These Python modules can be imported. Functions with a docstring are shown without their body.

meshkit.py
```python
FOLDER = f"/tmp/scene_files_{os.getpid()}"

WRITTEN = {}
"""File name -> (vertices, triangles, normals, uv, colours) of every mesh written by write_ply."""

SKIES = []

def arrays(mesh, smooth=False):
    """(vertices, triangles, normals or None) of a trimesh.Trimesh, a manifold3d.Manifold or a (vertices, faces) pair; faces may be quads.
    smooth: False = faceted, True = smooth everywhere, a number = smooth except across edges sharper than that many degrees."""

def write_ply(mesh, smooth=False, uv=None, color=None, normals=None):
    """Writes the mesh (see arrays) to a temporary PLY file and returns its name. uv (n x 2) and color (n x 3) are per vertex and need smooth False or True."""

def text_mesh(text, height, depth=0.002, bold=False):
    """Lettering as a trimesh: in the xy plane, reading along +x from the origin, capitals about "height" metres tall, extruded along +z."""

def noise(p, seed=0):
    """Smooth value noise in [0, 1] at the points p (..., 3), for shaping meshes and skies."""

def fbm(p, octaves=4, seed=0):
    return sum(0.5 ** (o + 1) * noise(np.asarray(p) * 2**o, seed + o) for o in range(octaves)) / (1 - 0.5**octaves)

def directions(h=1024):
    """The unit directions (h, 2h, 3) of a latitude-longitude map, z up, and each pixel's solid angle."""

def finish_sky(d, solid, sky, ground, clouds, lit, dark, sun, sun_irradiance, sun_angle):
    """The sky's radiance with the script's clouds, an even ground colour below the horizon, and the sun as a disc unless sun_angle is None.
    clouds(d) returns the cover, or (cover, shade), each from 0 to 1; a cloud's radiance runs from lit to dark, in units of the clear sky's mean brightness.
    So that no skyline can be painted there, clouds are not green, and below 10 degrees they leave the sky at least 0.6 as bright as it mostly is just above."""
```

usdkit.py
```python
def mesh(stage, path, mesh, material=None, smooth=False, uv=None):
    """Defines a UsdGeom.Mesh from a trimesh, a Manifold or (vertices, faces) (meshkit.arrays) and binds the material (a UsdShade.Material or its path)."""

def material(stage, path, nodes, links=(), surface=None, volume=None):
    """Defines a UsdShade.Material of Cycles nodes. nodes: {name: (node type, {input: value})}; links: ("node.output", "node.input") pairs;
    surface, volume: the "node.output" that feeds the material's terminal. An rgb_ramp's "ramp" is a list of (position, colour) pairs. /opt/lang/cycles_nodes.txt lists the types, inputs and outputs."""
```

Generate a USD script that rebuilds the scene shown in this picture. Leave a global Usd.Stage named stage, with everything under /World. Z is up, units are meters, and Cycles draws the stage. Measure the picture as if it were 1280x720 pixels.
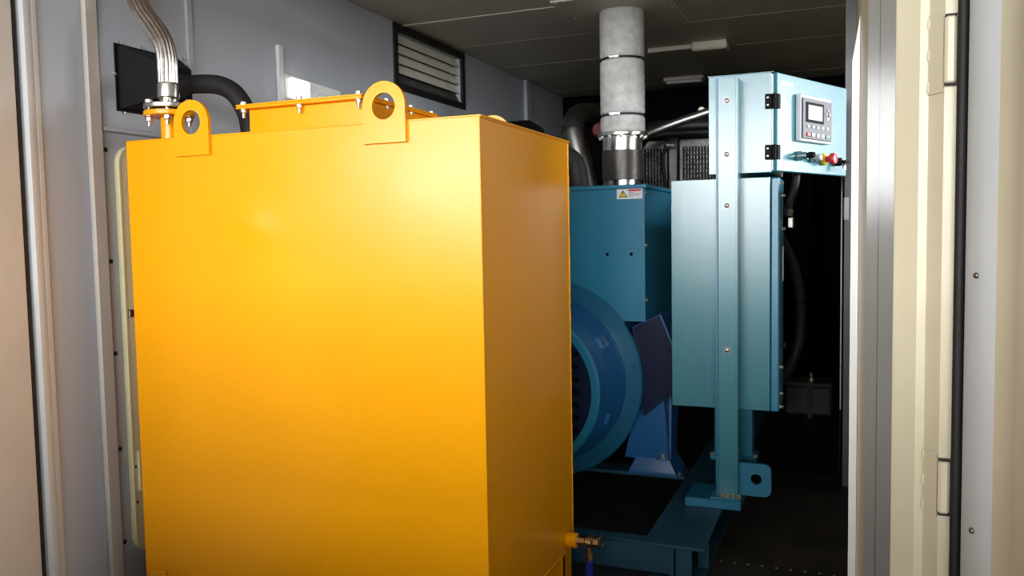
import math, random
import numpy as np, trimesh, shapely.geometry as sg
import usdkit, meshkit
from pxr import Usd, UsdGeom, UsdLux, UsdShade, Gf, Sdf

stage = Usd.Stage.CreateInMemory()
UsdGeom.SetStageUpAxis(stage, 'Z'); UsdGeom.SetStageMetersPerUnit(stage, 1.0)
UsdGeom.Xform.Define(stage, '/World')
random.seed(7); rng = np.random.default_rng(7)

# ---------------------------------------------------------------- camera, sky, exposure
CAM = np.array([0.0, 0.0, 1.40])
RIGHT = (0.92692751, 0.37480966, -0.01797500)
UP = (-0.00770829, 0.06691184, 0.99772912)
FWD = (-0.37516125, 0.92468401, -0.06491156)
EXPOSURE = 0.42
SKY = 1.0
cam = UsdGeom.Camera.Define(stage, '/World/camera')
cam.CreateHorizontalApertureAttr(36.0); cam.CreateVerticalApertureAttr(20.25)
cam.CreateFocalLengthAttr(1045.558 / 1280 * 36.0)
cam.CreateFStopAttr(4.0); cam.CreateFocusDistanceAttr(2.7)
cam.CreateExposureAttr(EXPOSURE)
cam.CreateClippingRangeAttr(Gf.Vec2f(0.05, 1000))
cam.AddTransformOp().Set(Gf.Matrix4d(*RIGHT, 0, *UP, 0, *[-x for x in FWD], 0, *CAM, 1))

L = '/World/Looks/'
UsdGeom.Scope.Define(stage, '/World/Looks')
# unseen workshop hall; windows behind the camera placed to light tank and cabinets
HALL_Y, WIN_Z0, WIN_Z1, WIN_W = -12.0, 1.75, 4.10, 2.55
WIN_X = [-8.6, -5.7, -2.8, 0.1, 3.0, 5.9, 8.8]
WIN_L = 26.0
for k, x in enumerate(WIN_X):
    r = UsdLux.RectLight.Define(stage, f'/World/unseen_hall_light_{k:03d}')
    r.CreateWidthAttr(WIN_W); r.CreateHeightAttr(WIN_Z1 - WIN_Z0); r.CreateIntensityAttr(WIN_L); r.CreateColorAttr(Gf.Vec3f(0.96, 0.98, 1.0))
    # a RectLight shines along its local -Z: turn it to face +Y
    r.AddTransformOp().Set(Gf.Matrix4d(1, 0, 0, 0, 0, 0, 1, 0, 0, -1, 0, 0, x, HALL_Y + 0.02, (WIN_Z0 + WIN_Z1) / 2, 1))
# unseen right-hand hall windows, placed to light the control door through an unseen hatch
SIDE_Y, SIDE_L = [1.0, 4.2, 7.4, 10.4], 27.0
for k, y in enumerate(SIDE_Y):
    r = UsdLux.RectLight.Define(stage, f'/World/unseen_side_light_{k:03d}')
    r.CreateWidthAttr(WIN_W); r.CreateHeightAttr(WIN_Z1 - WIN_Z0); r.CreateIntensityAttr(SIDE_L); r.CreateColorAttr(Gf.Vec3f(0.96, 0.98, 1.0))
    r.AddTransformOp().Set(Gf.Matrix4d(0, 1, 0, 0, 0, 0, 1, 0, 1, 0, 0, 0, 10.98, y, (WIN_Z0 + WIN_Z1) / 2, 1))
# unseen roof lights, placed to lift the ambient level around the left wall
ROOF_L = 2.5
for k, (x, y) in enumerate(((-6.0, -3.0), (4.0, -3.0), (4.0, -8.0), (-6.0, -8.0))):
    r = UsdLux.RectLight.Define(stage, f'/World/unseen_roof_light_{k:03d}')
    r.CreateWidthAttr(2.5); r.CreateHeightAttr(1.2); r.CreateIntensityAttr(ROOF_L)
    r.AddTranslateOp().Set(Gf.Vec3d(x, y, 7.15))

# ---------------------------------------------------------------- materials
def paint(name, base, rough=0.35, metallic=0.0, ior=1.5, var=0.06, scale=6.0, bump=0.0, bscale=300.0, coat=0.0, coat_rough=0.1, **kw):
    b = np.array(base, float)
    nodes = {'g': ('geometry', {}), 'n': ('noise_texture', {'scale': scale, 'detail': 3.0}),
             'r': ('rgb_ramp', {'ramp': [(0.25, tuple(b * (1 - var))), (0.75, tuple(np.minimum(b * (1 + var), 1)))]}),
             'p': ('principled_bsdf', {'roughness': rough, 'metallic': metallic, 'ior': ior, 'coat_weight': coat, 'coat_roughness': coat_rough, **kw})}
    links = [('g.position', 'n.vector'), ('n.fac', 'r.fac'), ('r.color', 'p.base_color')]
    if bump:
        nodes['n2'] = ('noise_texture', {'scale': bscale, 'detail': 2.0})
        nodes['bp'] = ('bump', {'strength': bump, 'distance': 0.002})
        links += [('g.position', 'n2.vector'), ('n2.fac', 'bp.height'), ('bp.normal', 'p.normal')]
    return usdkit.material(stage, L + name, nodes, links, surface='p.BSDF')

M = {}
M['tank'] = paint('tank_paint', (0.93, 0.378, 0.0005), 0.23, ior=1.4, var=0.02, scale=3, bump=0.04, bscale=60)
M['blue'] = paint('teal_paint', (0.012, 0.17, 0.285), 0.33, ior=1.6, var=0.05, bump=0.05, bscale=120)
M['cabinet'] = paint('cabinet_paint', (0.028, 0.185, 0.23), 0.25, ior=1.75, var=0.02, bump=0.03, bscale=200)
M['skid'] = paint('skid_paint', (0.012, 0.065, 0.11), 0.45, var=0.15)
M['ring'] = paint('ring_paint', (0.008, 0.10, 0.185), 0.33, var=0.05)
M['deepblue'] = paint('deep_blue_paint', (0.012, 0.11, 0.30), 0.3, ior=1.6, var=0.08)
M['navy'] = paint('navy_paint', (0.008, 0.014, 0.04), 0.35, ior=1.3, var=0.1)
M['wall'] = paint('wall_paint', (0.40, 0.42, 0.455), 0.45, var=0.04, scale=2)
M['ceil'] = paint('ceiling_paint', (0.62, 0.56, 0.45), 0.5, var=0.06, scale=2)
M['batten'] = paint('batten_paint', (0.60, 0.60, 0.62), 0.4, var=0.03)
M['beige'] = paint('beige_paint', (0.50, 0.45, 0.39), 0.45, var=0.04)
M['cream'] = paint('cream_paint', (0.66, 0.59, 0.415), 0.35, var=0.04, scale=4)
M['creamdoor'] = paint('pale_yellow_paint', (0.76, 0.70, 0.42), 0.4, var=0.05)
M['jamb'] = paint('grey_white_paint', (0.58, 0.60, 0.60), 0.4, var=0.04)
M['white'] = paint('white_paint', (0.80, 0.79, 0.76), 0.35, var=0.02)
M['stain'] = paint('steel_grey_gloss', (0.16, 0.15, 0.135), 0.13, metallic=0.0, ior=1.42, var=0.06, scale=3)
M['floor'] = paint('floor_dark', (0.030, 0.025, 0.020), 0.55, var=0.5, scale=5, bump=0.3, bscale=40)
M['ground'] = paint('hall_floor_brown', (0.19, 0.125, 0.085), 0.7, var=0.15, scale=2)  # unseen floor, tinted warm for bounce onto lower walls and ceiling
M['hall'] = paint('hall_wall', (0.30, 0.30, 0.30), 0.8, var=0.05)
M['hallroof'] = paint('hall_roof', (0.12, 0.12, 0.12), 0.8, var=0.05)
M['black'] = paint('black_plastic', (0.006, 0.006, 0.007), 0.6, ior=1.2, var=0.2)
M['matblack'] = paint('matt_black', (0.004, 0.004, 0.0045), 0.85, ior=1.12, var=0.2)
M['rubber'] = paint('rubber', (0.014, 0.012, 0.012), 0.6, ior=1.4, var=0.2)
M['steel'] = paint('bright_steel', (0.66, 0.65, 0.62), 0.22, metallic=1.0, var=0.08, scale=30)
M['braid'] = paint('steel_strand', (0.62, 0.58, 0.54), 0.28, metallic=1.0, var=0.25, scale=60)
M['zinc'] = paint('zinc_bolt', (0.72, 0.68, 0.58), 0.3, metallic=0.9, var=0.1, scale=50)
M['dullsteel'] = paint('dull_steel', (0.22, 0.205, 0.19), 0.36, metallic=1.0, var=0.2, scale=20)
M['bellow'] = paint('braided_bellows', (0.42, 0.40, 0.38), 0.36, metallic=1.0, var=0.15, scale=60)
M['brass'] = paint('brass', (0.55, 0.38, 0.18), 0.35, metallic=1.0, var=0.25, scale=50)
M['lagging'] = paint('pipe_lagging', (0.48, 0.475, 0.46), 0.9, var=0.2, scale=22, bump=0.6, bscale=90)
M['hoseblue'] = paint('blue_hose', (0.02, 0.03, 0.30), 0.4)
M['red'] = paint('red_plastic', (0.55, 0.02, 0.03), 0.3)
M['darkred'] = paint('dark_red_plastic', (0.10, 0.008, 0.012), 0.5)
M['yellow'] = paint('yellow_plastic', (0.75, 0.60, 0.02), 0.35)
M['screen'] = paint('lcd_screen', (0.62, 0.64, 0.63), 0.2)
M['bezel'] = paint('controller_grey', (0.055, 0.06, 0.075), 0.4)
M['lightgrey'] = paint('light_grey_plastic', (0.62, 0.64, 0.70), 0.35)
M['green'] = paint('green_plastic', (0.10, 0.35, 0.20), 0.35)
M['guard'] = paint('guard_steel', (0.20, 0.195, 0.19), 0.45, metallic=0.5, var=0.3, scale=25)
M['darkgrey'] = paint('dark_grey_paint', (0.10, 0.10, 0.10), 0.4)
M['batt'] = paint('battery_case', (0.035, 0.03, 0.026), 0.5, ior=1.3, var=0.3)
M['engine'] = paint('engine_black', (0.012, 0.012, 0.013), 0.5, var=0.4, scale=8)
M['slat'] = paint('louvre_slat', (0.82, 0.78, 0.66), 0.5, var=0.14, scale=9)
M['dirt'] = paint('louvre_grime', (0.07, 0.065, 0.06), 0.8, var=0.6, scale=14)
M['sticker'] = paint('sticker_white', (0.72, 0.72, 0.74), 0.4)
M['palelogo'] = paint('pale_logo', (0.50, 0.50, 0.36), 0.4)
M['lamp'] = usdkit.material(stage, L + 'lamp_glow', {'e': ('emission', {'color': (1.0, 0.99, 0.97), 'strength': 2.2})}, surface='e.emission')

# ---------------------------------------------------------------- helpers
used = {}
def numbered(path):
    k = used.get(path, 0); used[path] = k + 1
    return path if k == 0 else f'{path}_{k:03d}'
LOC = {}
def props(prim, label=None, cat=None, group=None, kind=None):
    for k, v in (('label', label), ('category', cat), ('group', group), ('kind', kind)):
        if v: prim.SetCustomDataByKey(k, v)
def thing(name, label, cat, loc=(0, 0, 0), group=None):
    p = numbered('/World/' + name)
    x = UsdGeom.Xform.Define(stage, p); x.AddTranslateOp().Set(Gf.Vec3d(*map(float, loc)))
    props(x.GetPrim(), label, cat, group); LOC[p] = np.array(loc, float)
    return p
def obj(name, mesh, mat, parent=None, label=None, cat=None, group=None, kind=None, smooth=35):
    p = numbered((parent or '/World') + '/' + name)
    off = LOC.get(parent, np.zeros(3)); LOC[p] = off
    m = mesh.copy(); m.apply_translation(-off)
    u = usdkit.mesh(stage, p, m, M[mat] if isinstance(mat, str) else mat, smooth=smooth)
    props(u.GetPrim(), label, cat, group, kind)
    return p
def struct(name, mesh, mat, label, parent=None):
    return obj(name, mesh, mat, parent, label if not parent else None, None, None, 'structure' if not parent else None)
cat_ = trimesh.util.concatenate
def hull(pts): return trimesh.convex.convex_hull(np.asarray(pts, float))
def bx(lo, hi, c=0.003):
    lo, hi = np.minimum(lo, hi).astype(float), np.maximum(lo, hi).astype(float)
    c = min(c, 0.45 * (hi - lo).min())
    if c <= 0:
        m = trimesh.creation.box(hi - lo); m.apply_translation((lo + hi) / 2); return m
    pts = []
    for i in range(3):
        for s in np.ndindex(2, 2, 2):
            p = np.where(np.array(s) == 1, hi, lo)
            q = p + np.where(np.array(s) == 1, -c, c); q[i] = p[i]; pts.append(q)
    return hull(pts)
def frame_of(d):
    d = np.asarray(d, float) / np.linalg.norm(d)
    a = np.cross(d, [0, 0, 1.0] if abs(d[2]) < 0.9 else [1.0, 0, 0]); a /= np.linalg.norm(a)
    return a, np.cross(d, a), d
def lathe(prof, origin, d=(0, 0, 1), n=40, cap=True):
    """prof: (radius, along) pairs, revolved about the axis d from origin."""
    a, b, d = frame_of(d); th = np.arange(n) * 2 * np.pi / n
    ring = np.cos(th)[:, None] * a + np.sin(th)[:, None] * b
    V = np.concatenate([np.asarray(origin, float) + h * d + max(r, 1e-5) * ring for r, h in prof])
    F = []
    for k in range(len(prof) - 1):
        for i in range(n):
            j = (i + 1) % n
            F += [(k * n + i, k * n + j, (k + 1) * n + j), (k * n + i, (k + 1) * n + j, (k + 1) * n + i)]
    if cap:
        for k, flip in ((0, True), (len(prof) - 1, False)):
            c = len(V); V = np.vstack([V, np.asarray(origin, float) + prof[k][1] * d])
            for i in range(n):
                j = (i + 1) % n
                F.append((c, k * n + j, k * n + i) if flip else (c, k * n + i, k * n + j))
    m = trimesh.Trimesh(V, F, process=False); m.fix_normals(); return m
def cyl(p0, p1, r, r2=None, n=24, c=0.0):
    p0, p1 = np.asarray(p0, float), np.asarray(p1, float); l = np.linalg.norm(p1 - p0); r2 = r if r2 is None else r2
    pr = [(r, 0), (r2, l)] if not c else [(r - c, 0), (r, c), (r2, l - c), (r2 - c, l)]
    return lathe(pr, p0, p1 - p0, n)
def smooth_path(pts, n=10):
    p = np.asarray(pts, float); P = np.vstack([2 * p[0] - p[1], p, 2 * p[-1] - p[-2]]); out = []
    for i in range(1, len(P) - 2):
        for t in np.linspace(0, 1, n, endpoint=False):
            out.append(0.5 * ((2 * P[i]) + (-P[i - 1] + P[i + 1]) * t + (2 * P[i - 1] - 5 * P[i] + 4 * P[i + 1] - P[i + 2]) * t ** 2 + (-P[i - 1] + 3 * P[i] - 3 * P[i + 1] + P[i + 2]) * t ** 3))
    return np.array(out + [p[-1]])
def frames(path):
    t = np.gradient(path, axis=0); t /= np.linalg.norm(t, axis=1, keepdims=True)
    a = frame_of(t[0])[0]; A = []
    for k in range(len(path)):
        a = a - (a @ t[k]) * t[k]; a /= np.linalg.norm(a); A.append(a.copy())
    A = np.array(A); return t, A, np.cross(t, A)
def tube(path, r, n=14):
    path = np.asarray(path, float); r = np.broadcast_to(r, (len(path),))
    t, A, B = frames(path); th = np.arange(n) * 2 * np.pi / n
    V = (path[:, None] + r[:, None, None] * (np.cos(th)[None, :, None] * A[:, None] + np.sin(th)[None, :, None] * B[:, None])).reshape(-1, 3)
    F = []
    for k in range(len(path) - 1):
        for i in range(n):
            j = (i + 1) % n
            F += [(k * n + i, k * n + j, (k + 1) * n + j), (k * n + i, (k + 1) * n + j, (k + 1) * n + i)]
    V = np.vstack([V, path[0], path[-1]]); e = len(V)
    for i in range(n):
        j = (i + 1) % n; q = (len(path) - 1) * n
        F += [(e - 2, j, i), (e - 1, q + i, q + j)]
    m = trimesh.Trimesh(V, F, process=False); m.fix_normals(); return m
def prism(poly, origin, ux, uy, depth):
    """extrudes a shapely polygon drawn in the (ux, uy) plane at origin by depth along ux x uy."""
    m = cat_([trimesh.creation.extrude_polygon(g, abs(depth), engine='earcut') for g in getattr(poly, 'geoms', [poly])])
    if depth < 0: m.apply_translation((0, 0, depth))
    T = np.eye(4); ux, uy = np.asarray(ux, float), np.asarray(uy, float)
    T[:3, 0], T[:3, 1], T[:3, 2], T[:3, 3] = ux, uy, np.cross(ux, uy), origin
    m.apply_transform(T); return m
def hexhead(p, d, r, h=None):
    """hexagon bolt head with washer standing on the surface at p along d"""
    h = h or r * 0.9; p = np.asarray(p, float); d = np.asarray(d, float) / np.linalg.norm(d)
    return cat_([lathe([(r * 1.35, 0), (r * 1.35, h * 0.2)], p, d, 14), lathe([(r, h * 0.2), (r, h * 0.95), (r * 0.75, h * 1.2)], p, d, 6)])
def screw(p, d, r, h=None):
    h = h or r * 0.6
    return lathe([(r, 0), (r, h * 0.4), (r * 0.75, h * 0.85), (r * 0.3, h)], p, d, 14)
def rrect(x0, y0, x1, y1, r, n=8): return sg.box(x0 + r, y0 + r, x1 - r, y1 - r).buffer(r, quad_segs=n)
def disc(x, y, r, n=12): return sg.Point(x, y).buffer(r, quad_segs=n)
X_, Y_, Z_ = np.eye(3)

# ---------------------------------------------------------------- setting
XL, XR, ZC, YB = -2.60, 0.02, 2.705, 7.80
struct('floor_hall', bx((-13, HALL_Y - .3, -0.45), (11, 12, -0.25), 0), 'ground', 'unseen warm brown hall floor outside the open container end')
hw = sg.box(-13, -0.25, 11, 7.2)  # unseen hall shell around the window lights
for x in WIN_X: hw = hw.difference(sg.box(x - WIN_W / 2, WIN_Z0, x + WIN_W / 2, WIN_Z1))
struct('wall_hall_back', prism(hw, (0, HALL_Y, 0), X_, Z_, .25), 'hall', 'unseen far hall wall with a band of windows behind the camera')
struct('wall_hall_left', bx((-13.2, HALL_Y - .3, -.25), (-13, 12, 7.2), 0), 'hall', 'unseen hall wall far to the left of the container')
hw = sg.box(HALL_Y - .3, -0.25, 12, 7.2)
for y in SIDE_Y: hw = hw.difference(sg.box(y - WIN_W / 2, WIN_Z0, y + WIN_W / 2, WIN_Z1))
struct('wall_hall_right', prism(hw, (11, 0, 0), Y_, Z_, .2), 'hall', 'unseen hall wall far to the right of the container')
struct('ceiling_hall', bx((-13.2, HALL_Y - .3, 7.2), (11.2, 12, 7.4), 0), 'hallroof', 'unseen dark hall roof above the container')
struct('wall_hall_front', bx((-13.2, 12, -.25), (11.2, 12.2, 7.2), 0), 'hall', 'unseen hall wall beyond the far end of the container')
for k, x in enumerate(WIN_X):
    f = [bx((x - WIN_W / 2 + WIN_W * i / 3 - .03, HALL_Y + .03, WIN_Z0), (x - WIN_W / 2 + WIN_W * i / 3 + .03, HALL_Y + .09, WIN_Z1), .004) for i in (0, 1, 2, 3)]
    f += [bx((x - WIN_W / 2, HALL_Y + .03, z - .03), (x + WIN_W / 2, HALL_Y + .09, z + .03), .004) for z in (WIN_Z0 + .03, (WIN_Z0 + WIN_Z1) / 2 + .3, WIN_Z1 - .03)]
    struct(f'window_{k + 2}', cat_(f), 'dullsteel', 'unseen steel framed hall window behind the camera')
struct('wall_unseen_low', bx((-12, -2.75, -.25), (10.5, -2.5, 1.45), .01), 'hall', 'unseen low wall behind the camera darkening the lower tank')  # out of view, placed to shade the lower half of the tank
for k, y in enumerate(SIDE_Y):
    f = [bx((10.91, y - WIN_W / 2 + WIN_W * i / 3 - .03, WIN_Z0), (10.97, y - WIN_W / 2 + WIN_W * i / 3 + .03, WIN_Z1), .004) for i in (0, 1, 2, 3)]
    struct(f'window_{k + 2 + len(WIN_X)}', cat_(f), 'dullsteel', 'unseen steel framed side window of the hall')
# out-of-view left door leaf, placed to block window reflections on the tank's left
struct('door_1', cat_([bx((XL - .16, 0.55, -.1), (XL - .10, 1.84, ZC), .01)] + [bx((XL - .10, .62 + .24 * k, 0.0), (XL - .07, .74 + .24 * k, 2.6), .01) for k in range(5)]), 'beige', 'unseen beige container door leaf swung wide open at the left')
fl = struct('floor', bx((XL - 0.12, 1.9, -0.2), (0.4, YB + 0.5, 0.0), 0), 'floor', 'dark grimy steel container floor')
for k in range(14):
    x = -0.50 + 0.056 * k
    if x < 0.0: obj('rivet', screw((x, 3.53, 0), Z_, 0.006, 0.003), 'zinc', fl)
struct('ceiling', bx((XL - 0.12, 1.9, ZC), (0.4, YB + 0.5, ZC + 0.1), 0), 'ceil', 'dim grey steel ceiling of the container')
for y, w in ((2.9, .05), (4.69, .05), (5.4, .035), (6.20, .03), (7.46, .035)):
    struct('trim', bx((XL, y - w / 2, ZC - (0.005 if y < 5 else 0.0012)), (XR, y + w / 2, ZC), 0.0015), 'ceil', 'narrow seam rib running across the grey ceiling')
# left wall with the louvre opening
LY0, LY1, LZ0, LZ1 = 4.585, 5.515, 2.335, 2.66
wl = sg.box(1.9, -0.2, YB + 0.5, ZC + 0.1).difference(sg.box(LY0, LZ0, LY1, LZ1))
WALL_L = struct('wall_left', prism(wl, (XL, 0, 0), Y_, Z_, -0.12), 'wall', 'light grey painted steel wall behind the yellow tank')
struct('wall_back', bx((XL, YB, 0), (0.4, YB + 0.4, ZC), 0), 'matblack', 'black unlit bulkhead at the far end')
struct('wall_right', cat_([bx((XR, 2.56, 0), (0.12, 3.60, ZC), 0.002), bx((XR, 4.80, 0), (0.12, YB, ZC), .002), bx((XR, 3.60, 2.30), (0.12, 4.80, ZC), .002), bx((XR, 3.60, 0), (0.12, 4.80, 1.63), .002)]), 'cream', 'cream right wall running away edge-on')  # unseen hatch opening lets side light reach the control door
# battens of the left wall
def batten(y0, y1, z0, z1, d, mat, label):
    struct('trim', bx((XL, y0, z0), (XL + d, y1, z1), 0.006), mat, label)
batten(2.285, 2.345, 0, ZC, 0.022, 'beige', 'beige upright batten just left of the yellow tank')
batten(3.40, 3.445, 1.2, 2.336, 0.02, 'batten', 'short white upright strip above the hatch of the tank')
batten(6.75, 6.86, 0, ZC, 0.03, 'wall', 'far upright rib of the left wall above the tank side')
batten(2.075, 2.10, 0, ZC, 0.014, 'beige', 'slim beige edging strip at the near end of the left wall')
# left door post: outer post, rubber, rounded return
struct('trim', bx((XL - 0.12, 1.2, -0.2), (XL + 0.02, 2.000, ZC + 0.1), 0.004), 'beige', 'beige outer door post at the left edge of the picture')
struct('trim', cyl((XL - 0.005, 2.012, 0), (XL - 0.005, 2.012, ZC), 0.016, n=16), 'rubber', 'dark rubber door seal beside the left door post')
struct('trim', hull([(XL + dx, y, z) for z in (0, ZC) for dx, y in ((-0.02, 2.026), (0.012, 2.030), (0.022, 2.040), (0.022, 2.058), (0.012, 2.075), (-0.02, 2.075))]), 'jamb', 'rounded pale grey door return at the left wall end')
# right door jamb: folded steel sections, each running floor to ceiling
def section(pts, mat, label, back=0.40):
    # wall-thickness block: the visible faces follow pts, the rear is the wall's outer side
    poly = sg.Polygon(list(pts) + ([(back, pts[-1][1]), (back, pts[0][1])] if back > 0.1 else []))
    return struct('trim', prism(poly, (0, 0, -0.2), X_, Y_, ZC + 0.3), mat, label)
section([(0.0195, 2.56), (0.0225, 2.50), (0.036, 2.301)], 'cream', 'cream splayed edge of the right wall')
section([(0.036, 2.301), (0.036, 2.295), (0.0625, 2.295), (0.0625, 2.299), (0.0645, 2.299), (0.0645, 2.295), (0.0985, 2.295), (0.0985, 2.301)], 'stain', 'glossy grey steel door jamb with a fine groove', 0.0985)
section([(0.0985, 2.298), (0.1494, 2.250)], 'cream', 'broad cream fold of the right door jamb')
FOLD = section([(0.1494, 2.250), (0.1660, 2.252), (0.1690, 2.248), (0.198, 2.200)], 'cream', 'second cream fold of the right door jamb')
section([(0.198, 2.200), (0.30, 2.20), (0.30, 2.16)], 'jamb', 'pale recess of the right door jamb beside the black seal')
POST = section([(0.30, 2.16), (0.2420, 2.150), (0.2556, 2.076), (0.2885, 2.040)], 'jamb', 'pale grey outer face of the right door post')
section([(0.2885, 2.040), (0.320, 1.980), (0.320, 1.80)], 'cream', 'cream front corner of the right door post')
struct('trim', cyl((0.2325, 2.172, -0.05), (0.2325, 2.172, ZC), 0.0118, n=18), 'rubber', 'black rubber door seal down the right jamb')
struct('trim', cat_([bx((XL - 0.12, 1.86, ZC - 0.02), (0.4, 1.99, ZC + 0.1), 0.004)]), 'beige', 'beige header beam over the open container end')

# steel channel and thin strip at the far right
t = thing('steel_channel', 'narrow dark grey upright channel beside the right wall behind the control panel', 'channel', (-0.01, 4.85, 0))
obj('web', bx((-0.034, 4.80, 0), (0.019, 4.806, ZC), 0.001), 'darkgrey', t)
obj('flange', bx((-0.034, 4.806, 0), (-0.029, 4.90, ZC), 0.001), 'darkgrey', t)
obj('hinge_plate', bx((-0.036, 4.785, 1.44), (-0.008, 4.80, 1.56), 0.003), 'lightgrey', t)
obj('conduit', cyl((-0.049, 5.0, 0.0), (-0.049, 5.0, 0.40), 0.004, n=10), 'rubber', obj('cable_duct', bx((-0.052, 4.99, 0.38), (-0.045, 5.0, 1.69), 0.001), 'white', t))
t = thing('door_edge', 'white narrow sheet with a slanted top standing along the right wall', 'panel', (0.01, 2.56, 0))
obj('sheet', hull([(x, y, z) for y in (2.54, 2.60) for x, z in ((-0.0015, 0.02), (0.0193, 0.02), (0.0193, 1.985), (-0.0005, 1.86))]), 'white', t)
# hinges welded to the second fold of the right jamb, screws in its outer post
def jamb_hinge(z0, z1):
    h = z1 - z0
    lf = obj('hinge', hull([(x, y, z) for z in (z0, z1) for x, y in ((0.172, 2.246), (0.1985, 2.2005), (0.194, 2.196), (0.167, 2.243))]), 'cream', FOLD)
    obj('barrel', bx((0.196, 2.176, z0 + 0.08 * h), (0.2205, 2.198, z1 - 0.08 * h), 0.006), 'cream', lf)
    for z in (z0 + 0.08 * h, z1 - 0.08 * h):
        obj('dark_joint', bx((0.1965, 2.174, z - 0.0015), (0.2205, 2.196, z + 0.0015), 0), 'rubber', lf)
    for f in (0.1, 0.5, 0.9):
        obj('weld_bead', tube(smooth_path([(0.168, 2.2415, z0 + h * f - 0.012), (0.167, 2.2405, z0 + h * f), (0.169, 2.2415, z0 + h * f + 0.012)], 4), 0.003, 8), 'cream', lf)
jamb_hinge(1.71, 1.895)
jamb_hinge(0.705, 0.86)
for z in (1.902, 1.29, 0.72):
    obj('screw', screw((0.2556, 2.075, z), (-.9, -.45, 0), 0.007, 0.006), 'dullsteel', POST)

# ---------------------------------------------------------------- louvre window
w = struct('window_1', cat_([bx((XL - 0.10, LY0 - 0.001, LZ0), (XL - 0.09, LY1 + 0.001, LZ1), 0)]), 'dirt', 'louvred vent opening in a black rubber frame high on the left wall')
fr = sg.box(4.545, 2.298, 5.555, 2.700).difference(sg.box(LY0 + .005, LZ0 + .005, LY1 - .005, LZ1 - .005))
obj('window_frame', prism(fr, (XL + 0.012, 0, 0), Y_, Z_, -0.02), 'rubber', w)
for k in range(5):
    z = LZ0 + 0.012 + k * 0.062
    obj('slat', hull([(XL - 0.055 + dx, y, z + dz) for y in (LY0 + .004, LY1 - .004) for dx, dz in ((0, 0.066), (0.004, 0.068), (0.040, 0.002), (0.036, 0.0))]), 'slat' if k > 0 else 'dirt', w)
# ---------------------------------------------------------------- left wall furniture
t = thing('access_panel', 'grey bolted access panel on the left wall behind the steel hose', 'panel', (XL, 2.59, 1.82))
obj('plate', bx((XL, 2.352, 1.822), (XL + 0.008, 2.83, 2.60), 0.003), 'wall', t)
obj('edge_strip', bx((XL + 0.0, 2.80, 1.822), (XL + 0.018, 2.835, 2.60), 0.004), 'wall', t)
obj('edge_strip', bx((XL + 0.0, 2.352, 1.810), (XL + 0.016, 2.83, 1.830), 0.004), 'wall', t)
for y, z in ((2.452, 2.152), (2.56, 2.155), (2.42, 2.03), (2.455, 1.888), (2.66, 2.16), (2.56, 1.888), (2.78, 2.152), (2.78, 1.888)):
    obj('bolt', hexhead((XL + 0.008, y, z), X_, 0.007), 'zinc', t)
t = thing('air_hood', 'black tapered hood with a black elbow pipe on the grey access panel', 'hood', (XL + 0.008, 2.58, 1.9))
hd = hull([(XL + 0.009, y, z) for y in (2.432, 2.74) for z in (1.903, 2.138)] + [(XL + 0.03, y, z) for y in (2.432, 2.74) for z in (1.903, 2.138)] + [(XL + 0.15, y, z) for y in (2.50, 2.67) for z in (1.945, 2.075)])
hd_ = obj('hood_body', hd, 'black', t)
obj('flange', bx((XL + 0.008, 2.422, 1.893), (XL + 0.013, 2.75, 2.148), 0.001), 'black', t)
obj('clamp', lathe([(0.043, 0), (0.045, 0.004), (0.045, 0.02), (0.043, 0.024)], (XL + 0.152, 2.585, 1.998), X_, 28), 'rubber', t)
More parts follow.
